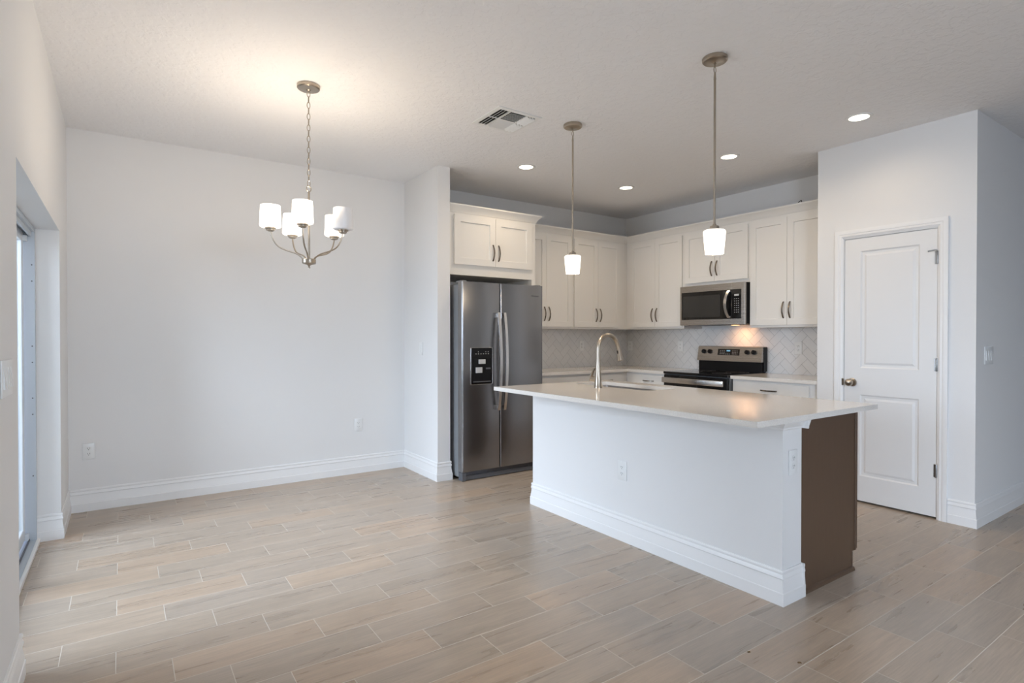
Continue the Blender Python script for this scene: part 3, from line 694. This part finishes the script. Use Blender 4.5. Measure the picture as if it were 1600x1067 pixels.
# ------------------------------------------------------------------ range (local: x runs to world -Y, front to world -X)
def range_():
    Y1, Y0 = 3.957, 3.195; W = Y1-Y0; XB = XR-.02; D = XB-4.665
    root = thing('electric_range', 'stainless and black freestanding electric range with rear control panel', 'range', (XB, Y1, 0), -PI/2)
    MB().box(.003, W-.003, -D+.04, -.02, .03, .892, .002).make('body', GREYSIDE, root)
    t = MB(); t.box(0, W, -D-.004, -.03, .893, .918, .004); t.make('cooktop', GLOSSBLK, root)
    for x, y, r in ((.20, -.46, .105), (.56, -.46, .085), (.20, -.20, .085), (.56, -.20, .105)):
        rg = MB(); rg.lathe([(r, 0), (r+.002, .0003), (r+.004, 0)], (x, y, .9182), 40); rg.lathe([(r*.6, 0), (r*.6+.001, .0003), (r*.6+.002, 0)], (x, y, .9182), 40); rg.make('burner_ring', KICK, root)
    d = MB(); d.box(.004, W-.004, -D, -D+.038, .215, .760, .004); dd = d.make('oven_door', STEELY, root)
    MB().box(.006, W-.006, -D-.002, -D+.03, .762, .886, .003).make('door_top_band', GLOSSBLK, dd)
    MB().box(.09, W-.09, -D-.002, -D+.004, .36, .66, .006).make('oven_window', MWGLASS, dd)
    h = MB(); h.box(.02, W-.02, -D-.056, -D-.036, .806, .862, .006, 2)
    for x in (.03, W-.062): h.box(x, x+.032, -D-.038, -D-.001, .812, .856, .003)
    h.make('handle', HSTEEL, dd)
    MB().box(.004, W-.004, -D, -D+.038, .06, .205, .004).make('drawer_front', STEELY, root)
    MB().box(.02, W-.02, -D+.06, -D+.08, 0.001, .06).make('toe_kick', BLACK, root)
    # backguard
    MB().box(.010, W-.010, -.085, -.004, .918, 1.020, .002).make('backguard_base', BLACK, root)
    bg_ = MB(); bg_.prism([(-.105, 1.022), (-.002, 1.022), (-.002, 1.178), (-.066, 1.178), (-.078, 1.172)], 'x', .004, W-.004); bgo = bg_.make('control_panel', STEELY, root)
    MB().box(W-.0038, W+.001, -.060, -.002, .93, 1.172, .001).make('side_cap', BLACK, root)
    MB().box(-.001, .0038, -.060, -.002, .93, 1.172, .001).make('side_cap', BLACK, root)
    ang = math.atan2(.105-.078, .150)
    def onp(x, z):   # frame on the sloped face; z' measured up the slope
        return Matrix.Translation((x, -.105+(z-1.022)*math.tan(ang), z)) @ Matrix.Rotation(-ang, 4, 'X')
    for x in (.083, .158, .598, .673):
        M = onp(x, 1.118)
        k = MB().lathe([(0, .024), (.018, .024), (.022, .020), (.0245, 0), (0, 0)], (0, 0, 0), 20, 'z', M @ Matrix.Rotation(PI/2, 4, 'X'))
        k.box(-.004, .004, -.030, -.022, -.020, .020, .001, 1, M)
        k.make('knob', BLACK, bgo)
    cx0, cx1 = .254, .510
    M = onp((cx0+cx1)/2, 1.115); hw = (cx1-cx0)/2
    dp = MB().box(-hw, hw, -.0025, .002, -.032, .034, .001, 1, M).make('display_panel', GLOSSBLK, bgo)
    MB().box(-.022, .020, -.0032, -.0026, .008, .022, 0, 1, M).make('clock_display', BLUEDISP, dp)
    i = MB()
    for q in range(4):
        for r in range(3): i.box(.045+q*.018, .052+q*.018, -.0031, -.0026, -.020+r*.016, -.015+r*.016, 0, 1, M)
    i.make('number_keypad', ICON, dp, smooth=0); i = MB()
    for q in range(3):
        for r in range(3): i.box(-.100+q*.022, -.090+q*.022, -.0031, -.0026, -.020+r*.016, -.016+r*.016, 0, 1, M)
    i.make('mode_buttons', ICON, dp, smooth=0); i = MB()
    for q in range(3): i.box(-.03+q*.02, -.022+q*.02, -.0031, -.0026, -.022, -.017, 0, 1, M)
    i.make('timer_buttons', ICON, dp, smooth=0)
range_()

def microwave():
    Y1, Y0, XF, XBk = 3.968, 3.2045, 4.942, XR-.004
    W = Y1-Y0; D = XBk-XF; Z0, Z1 = 1.397, 1.809
    root = thing('microwave_oven', 'stainless over-the-range microwave with arched handle above the range', 'microwave', (XBk, Y1, Z0), -PI/2)
    h = Z1-Z0
    MB().box(.004, W-.004, -D+.045, 0, .006, h, .002).make('body', BLACK, root)
    MB().box(.002, W-.002, -D+.032, -D+.044, .004, h-.001, .001).make('body_rim', BLACK, root)
    f = MB(); f.box(0, W, -D, -D+.031, 0, h, .003); fo = f.make('front_frame', STEELY, root)
    MB().box(.022, .729, -D-.003, -D+.004, .058, .346, .002).make('door_glass', GLOSSBLK, fo)
    MB().box(.040, .494, -D-.0045, -D-.0025, .082, .306, .001).make('door_window', MWGLASS, fo)
    MB().box(.617, .620, -D-.0008, -D+.001, 0.001, h-.001).make('door_seam', HSTEEL, fo)
    pts = []
    for k in range(15):
        a = 2*k/14-1; pts.append((.600-.020*(1-a*a), -D-.012-.036*(1-a*a), .203+a*.135))
    hm = MB().rail(pts, (1, 0, 0), .030, .008); hm.box(.585, .615, -D-.014, -D-.002, .322, .338, .002); hm.box(.585, .615, -D-.014, -D-.002, .068, .084, .002)
    hm.make('handle', HSTEEL, fo)
    MB().box(.655, .705, -D-.0040, -D-.0028, .280, .298).make('clock_display', ICON, fo)
    i = MB()
    for r in range(7):
        for q in range(3): i.box(.655+q*.020, .663+q*.020, -D-.0038, -D-.0028, .118+r*.022, .123+r*.022)
    i.make('keypad', ICON, fo, smooth=0)
    MB().box(.05, W-.05, -D+.08, -.05, -.001, .005).make('vent_grille', KICK, root)
    MB().box(.49, .55, -.20, -.15, -.003, -.001).make('cooktop_lamp', LED, root)
    l = bpy.data.lights.new('cooktop_lamp_light', 'SPOT'); l.energy = 3.2; l.color = (1, .50, .22); l.spot_size = math.radians(150); l.spot_blend = 1; l.shadow_soft_size = .03
    o = bpy.data.objects.new('cooktop_lamp_light', l); C.objects.link(o); o.parent = root; o.location = (.52, -.17, -.012); o.rotation_euler = (math.radians(30), 0, 0)
microwave()

# ------------------------------------------------------------------ ceiling lights
WARM = (1, .79, .55)
def downlight(x, y, label, energy=16):
    root = thing('recessed_light', label, 'ceiling light', (x, y, H), 0, 'recessed kitchen downlights')
    MB().lathe([(.062, 0), (.062, -.004), (.066, -.006), (.080, -.005), (.083, -.0015), (.083, 0)], (0, 0, 0), 40).make('trim_ring', WHITEP, root)
    MB().lathe([(0, -.0025), (.0615, -.0025), (.0615, 0), (0, 0)], (0, 0, 0), 40).make('lens', LENS, root)
    l = bpy.data.lights.new('downlight_beam', 'SPOT'); l.energy = energy; l.color = WARM; l.spot_size = math.radians(165); l.spot_blend = 1; l.shadow_soft_size = .06
    o = bpy.data.objects.new('downlight_beam', l); C.objects.link(o); o.parent = root; o.location = (0, 0, -.02)
downlight(2.962, 4.061, 'small round recessed ceiling light nearest the refrigerator')
downlight(4.207, 4.052, 'small round recessed ceiling light nearest the cabinet corner')
downlight(4.190, 2.865, 'small round recessed ceiling light just right of the nearer pendant rod')
downlight(4.174, 1.845, 'small round recessed ceiling light above the pantry door', 9)
def shade_mesh(r0, r1, h, t=.003):  # open top, r0 bottom, r1 top
    return [(.018, .0), (r0-.012, .0), (r0-.003, .003), (r0, .010), (r1, h), (r1-t, h), (r0-t, .012), (r0-.014, .004), (.018, .004)]
def pendant(x, y, label):
    root = thing('pendant_light', label, 'pendant light', (x, y, H), 0, 'pendant lights over the island')
    MB().lathe([(0, -.026), (.012, -.030), (.020, -.026), (.060, -.024), (.066, -.018), (.066, -.004), (.062, 0), (0, 0)], (0, 0, 0), 40).make('canopy', NICKEL, root)
    lp = MB(); lp.tube([(0, 0, -.026), (0, 0, -.050)], .004, 8)
    lp.tube([(.009*math.cos(a), 0, -.066+.016*math.sin(a)) for a in [2*PI*k/16 for k in range(17)]], .0022, 8, False)
    lp.tube([(0, 0, -.080), (0, 0, -.118)], [.004, .0075], 12); lp.make('loop', NICKEL, root)
    MB().tube([(0, 0, -.115), (0, 0, -.905)], .0062, 14).make('rod', NICKEL, root)
    MB().lathe([(0, -.895), (.009, -.897), (.011, -.907), (.022, -.908), (.024, -.912), (.024, -.922), (.031, -.925), (.031, -.929), (0, -.929)][::-1], (0, 0, 0), 28).make('socket_cap', NICKEL, root)
    sh = MB().lathe([(.026, -.930), (.050, -.930), (.0575, -.935), (.059, -.942), (.0485, -1.058), (.0455, -1.058), (.0555, -.942), (.048, -.934), (.026, -.934)], (0, 0, 0), 36).make('glass_shade', SHADE_ON, root)
    l = bpy.data.lights.new('pendant_bulb', 'POINT'); l.energy = 5; l.color = WARM; l.shadow_soft_size = .03
    o = bpy.data.objects.new('pendant_bulb', l); C.objects.link(o); o.parent = root; o.location = (0, 0, -1.075)
pendant(2.646, 3.065, 'brushed nickel rod pendant with white glass shade nearer the refrigerator')
pendant(2.645, 1.896, 'brushed nickel rod pendant with white glass shade nearer the pantry door')

def chandelier():
    x, y = .932, 3.493
    root = thing('chandelier', 'five-arm brushed nickel chandelier with white glass shades hanging in the dining area', 'chandelier', (x, y, H))
    MB().lathe([(0, -.030), (.010, -.034), (.016, -.028), (.060, -.024), (.066, -.018), (.066, -.003), (.062, 0), (0, 0)], (0, 0, 0), 40).make('canopy', NICKEL, root)
    ch = MB(); z = -.036; k = 0
    while z > -.585:
        pts = []
        for q in range(17):
            a = 2*PI*q/16; u = .0085*math.cos(a); v = .019*math.sin(a)
            pts.append(((u, 0, z-.016+v) if k % 2 == 0 else (0, u, z-.016+v)))
        ch.tube(pts, .0021, 6, False); z -= .0335; k += 1
    ch.make('chain', NICKEL, root)
    lp = MB(); lp.tube([(.013*math.cos(a), 0, -.619+.017*math.sin(a)) for a in [2*PI*q/18 for q in range(19)]], .0028, 8, False); lp.make('top_loop', NICKEL, root)
    zt_, zh = 2.150-H, 1.732-H
    MB().tube([(0, 0, zt_), (0, 0, zh)], .0065, 12).make('stem', NICKEL, root)
    MB().lathe([(0, -.045), (.006, -.044), (.007, -.036), (.004, -.030), (.012, -.022), (.036, -.016), (.040, -.012), (.040, .010), (.036, .014), (.014, .018), (0, .018)], (0, 0, zh), 32).make('hub', NICKEL, root)
    toC = math.atan2(-y, -x)
    for i, deg in enumerate((-9, 63, 135, 207, 279)):
        a = toC+math.radians(deg); d = Vector((math.cos(a), math.sin(a), 0)); R = .214
        ctrl = [(.030, .010), (.045, .030), (.075, .048), (.125, .062), (.170, .082), (.198, .118), (.212, .160), (R, .175)]
        # smooth the control polyline
        pts = []
        for j in range(len(ctrl)-1):
            p0 = Vector(ctrl[max(j-1, 0)]); p1 = Vector(ctrl[j]); p2 = Vector(ctrl[j+1]); p3 = Vector(ctrl[min(j+2, len(ctrl)-1)])
            for t in (0, .25, .5, .75):
                pts.append(.5*((2*p1)+(-p0+p2)*t+(2*p0-5*p1+4*p2-p3)*t*t+(-p0+3*p1-3*p2+p3)*t**3))
        pts.append(Vector(ctrl[-1]))
        arm = MB().tube([d*p.x+Vector((0, 0, zh-.006+p.y)) for p in pts], .0045, 10).make('arm', NICKEL, root)
        c = d*R; zs = 1.892-H
        MB().lathe([(0, 0), (.012, 0), (.024, .006), (.024, .014), (.031, .016), (.031, .022), (.016, .025), (.016, .040), (0, .040)], (c.x, c.y, zs), 28).make('socket_cup', NICKEL, arm)
        m = SHADE_OFF if i == 1 else SHADE_ON
        MB().lathe([(r, zz) for r, zz in [(.020, 0), (.050, 0), (.0575, .004), (.060, .012), (.0545, .128), (.0515, .128), (.0565, .013), (.049, .004), (.020, .004)]], (c.x, c.y, zs+.023), 36).make('glass_shade', m, arm)
        bz = zs+.085
        MB().lathe([(0, -.045), (.011, -.045), (.012, -.02), (.022, .0), (.026, .018), (.02, .036), (0, .044)], (c.x, c.y, bz), 20).make('bulb', SHADE_OFF if i == 1 else LENS, arm)
        if i != 1:
            l = bpy.data.lights.new('chandelier_bulb', 'POINT'); l.energy = 3.2; l.color = (1, .83, .64); l.shadow_soft_size = .02
            o = bpy.data.objects.new('chandelier_bulb', l); C.objects.link(o); o.parent = root; o.location = (c.x, c.y, zs+.16)
chandelier()

def vent():
    root = thing('ceiling_vent', 'square white four-way ceiling air vent left of the pendants', 'vent', (2.2115, 3.2635, H))
    R = .176
    f = MB()
    for a in range(4):
        M = Matrix.Rotation(a*PI/2, 4, 'Z'); f.prism([(-R, -R), (R, -R), (R-.032, -R+.032), (-R+.032, -R+.032)], 'z', -.006, 0, M)
    f.make('frame', WHITEP, root)
    i = R-.032
    MB().box(-i, i, -i, i, -.0015, -.0005).make('duct', DARK, root, smooth=0)
    c1 = i*.46
    b = MB()
    for xc in (-c1, c1): b.box(xc-.005, xc+.005, -i, i, -.007, -.0015)
    for a, c in ((-i, -c1-.005), (-c1+.005, c1-.005), (c1+.005, i)): b.box(a, c, -.005, .005, -.007, -.0015)
    b.make('cross_bar', WHITEP, root)
    # louvres: outer columns blow sideways, the centre column front and back
    s = MB()
    for x0, x1, run, n in ((-i+.002, -c1-.006, 'y', 3), (c1+.006, i-.002, 'y', 3), (-c1+.006, c1-.006, 'x', 7)):
        for y0, y1 in ((.007, i-.003), (-i+.003, -.007)):
            for k in range(n):
                t = (k+.5)/n
                if run == 'y':
                    xc = x0+(x1-x0)*t; tilt = 48 if x0 < 0 else -48
                    s.box(-.0008, .0008, y0, y1, -.012, .012, 0, 1, Matrix.Translation((xc, 0, -.0095)) @ Matrix.Rotation(math.radians(tilt), 4, 'Y'))
                else:
                    yc = y0+(y1-y0)*t; tilt = 48 if y0 > 0 else -48
                    s.box(x0, x1, -.0008, .0008, -.009, .009, 0, 1, Matrix.Translation((0, yc, -.0085)) @ Matrix.Rotation(math.radians(tilt), 4, 'X'))
    s.make('louvres', WHITEP, root, smooth=0)
vent()

# ------------------------------------------------------------------ outlets and switches (local face to -Y)
def plate_mesh(w, h): return MB().box(-w/2, w/2, -.006, -.0004, -h/2, h/2, .0025, 2)
def outlet(x, y, z, rz, label):
    root = thing('wall_outlet', label, 'outlet', (x, y, z), rz, None)
    plate_mesh(.074, .120).make('cover_plate', WHITEP, root)
    for s in (1, -1):
        me = flat_curve([rrect(-.017, .017, -.0145, .0145, .012, 5)], .003, .0005); me.transform(Matrix.Translation((0, -.0065, s*.0195)) @ Matrix.Rotation(PI/2, 4, 'X')); me.materials.append(WHITEP)
        r = bpy.data.objects.new('receptacle', me); C.objects.link(r); r.parent = root
        q = MB(); q.box(-.008, -.0055, -.0083, -.0079, s*.0195-.001, s*.0195+.008); q.box(.0055, .008, -.0083, -.0079, s*.0195-.001, s*.0195+.008)
        q.lathe([(0, 0), (.0026, 0), (.0026, .0004), (0, .0004)], (0, -.0079, s*.0195-.007), 10, 'y'); q.make('slots', SLOT, r, smooth=0)
    return root
def switch(x, y, z, rz, n, label):
    root = thing('light_switch', label, 'light switch', (x, y, z), rz, None)
    w = .046*n+.026; plate_mesh(w, .122).make('cover_plate', WHITEP, root)
    for k in range(n):
        cx = (k-(n-1)/2)*.046
        MB().prism([(-.006, -.034), (-.006, .034), (-.0075, .034), (-.0115, -.034)], 'x', cx-.016, cx+.016).make('rocker', WHITEP, root)
    return root
outlet(-.200, YB, .437, 0, 'white duplex outlet low on the dining wall near the patio door')
outlet(1.825, YB, .452, 0, 'white duplex outlet low on the dining wall near the stub wall')
outlet(2.582, 2.512, .440, -PI/2, 'white duplex outlet on the long face of the island half wall')
outlet(2.667, 1.4714, .672, 0, 'white duplex outlet on the narrow end of the island half wall')
outlet(4.571, YK-.0065, 1.169, 0, 'white outlet on the backsplash left of the faucet')
outlet(XR-.0065, 5.055, 1.163, -PI/2, 'white outlet on the backsplash just right of the corner')
outlet(XR-.0065, 4.273, 1.166, -PI/2, 'white outlet on the backsplash left of the range')
outlet(XR-.0065, 2.888, 1.168, -PI/2, 'white outlet on the backsplash right of the range')
switch(XS, 4.799, 1.165, -PI/2, 1, 'single white light switch on the stub wall side')
switch(4.919, YP1, 1.149, 0, 3, 'white three-gang light switch on the hall wall past the pantry corner')
switch(XL, 2.510, 1.141, PI/2, 4, 'white four-gang light switch on the left wall before the patio door')

# ------------------------------------------------------------------ specks on the floor
def chip(x, y, r, label):
    b = bmesh.new(); vs = [b.verts.new((r*(1 if k % 2 else .7)*1.4*math.cos(k*PI/4), r*.5*math.sin(k*PI/4), 0.0008)) for k in range(8)]
    t = [b.verts.new((v.co.x*.7, v.co.y*.7, .004)) for v in vs]
    for k in range(8): b.faces.new((vs[k], vs[(k+1) % 8], t[(k+1) % 8], t[k]))
    b.faces.new(t); b.faces.new(vs[::-1]); bmesh.ops.recalc_face_normals(b, faces=b.faces)
    o = MB().merge(b).make('leaf_bit', CHIP, smooth=0); o.location = (x, y, 0); o.rotation_euler = (0, 0, random.uniform(-1, 1)); tag(o, label, 'debris')
chip(2.085, 1.327, .007, 'tiny brown leaf bit on the floor, farther from the island corner')
chip(2.180, 1.170, .008, 'tiny brown leaf bit on the floor near the bottom of the photo')
cc = MB().tube([(4.985, 2.675, 2.476), (4.985, 2.678, 2.492), (4.99, 2.70, 2.484), (4.99, 2.71, 2.4765)], .0035, 8).make('cable_clip', BLACK); tag(cc, 'tiny black cable end on top of the cabinet crown near the pantry wall', 'cable')
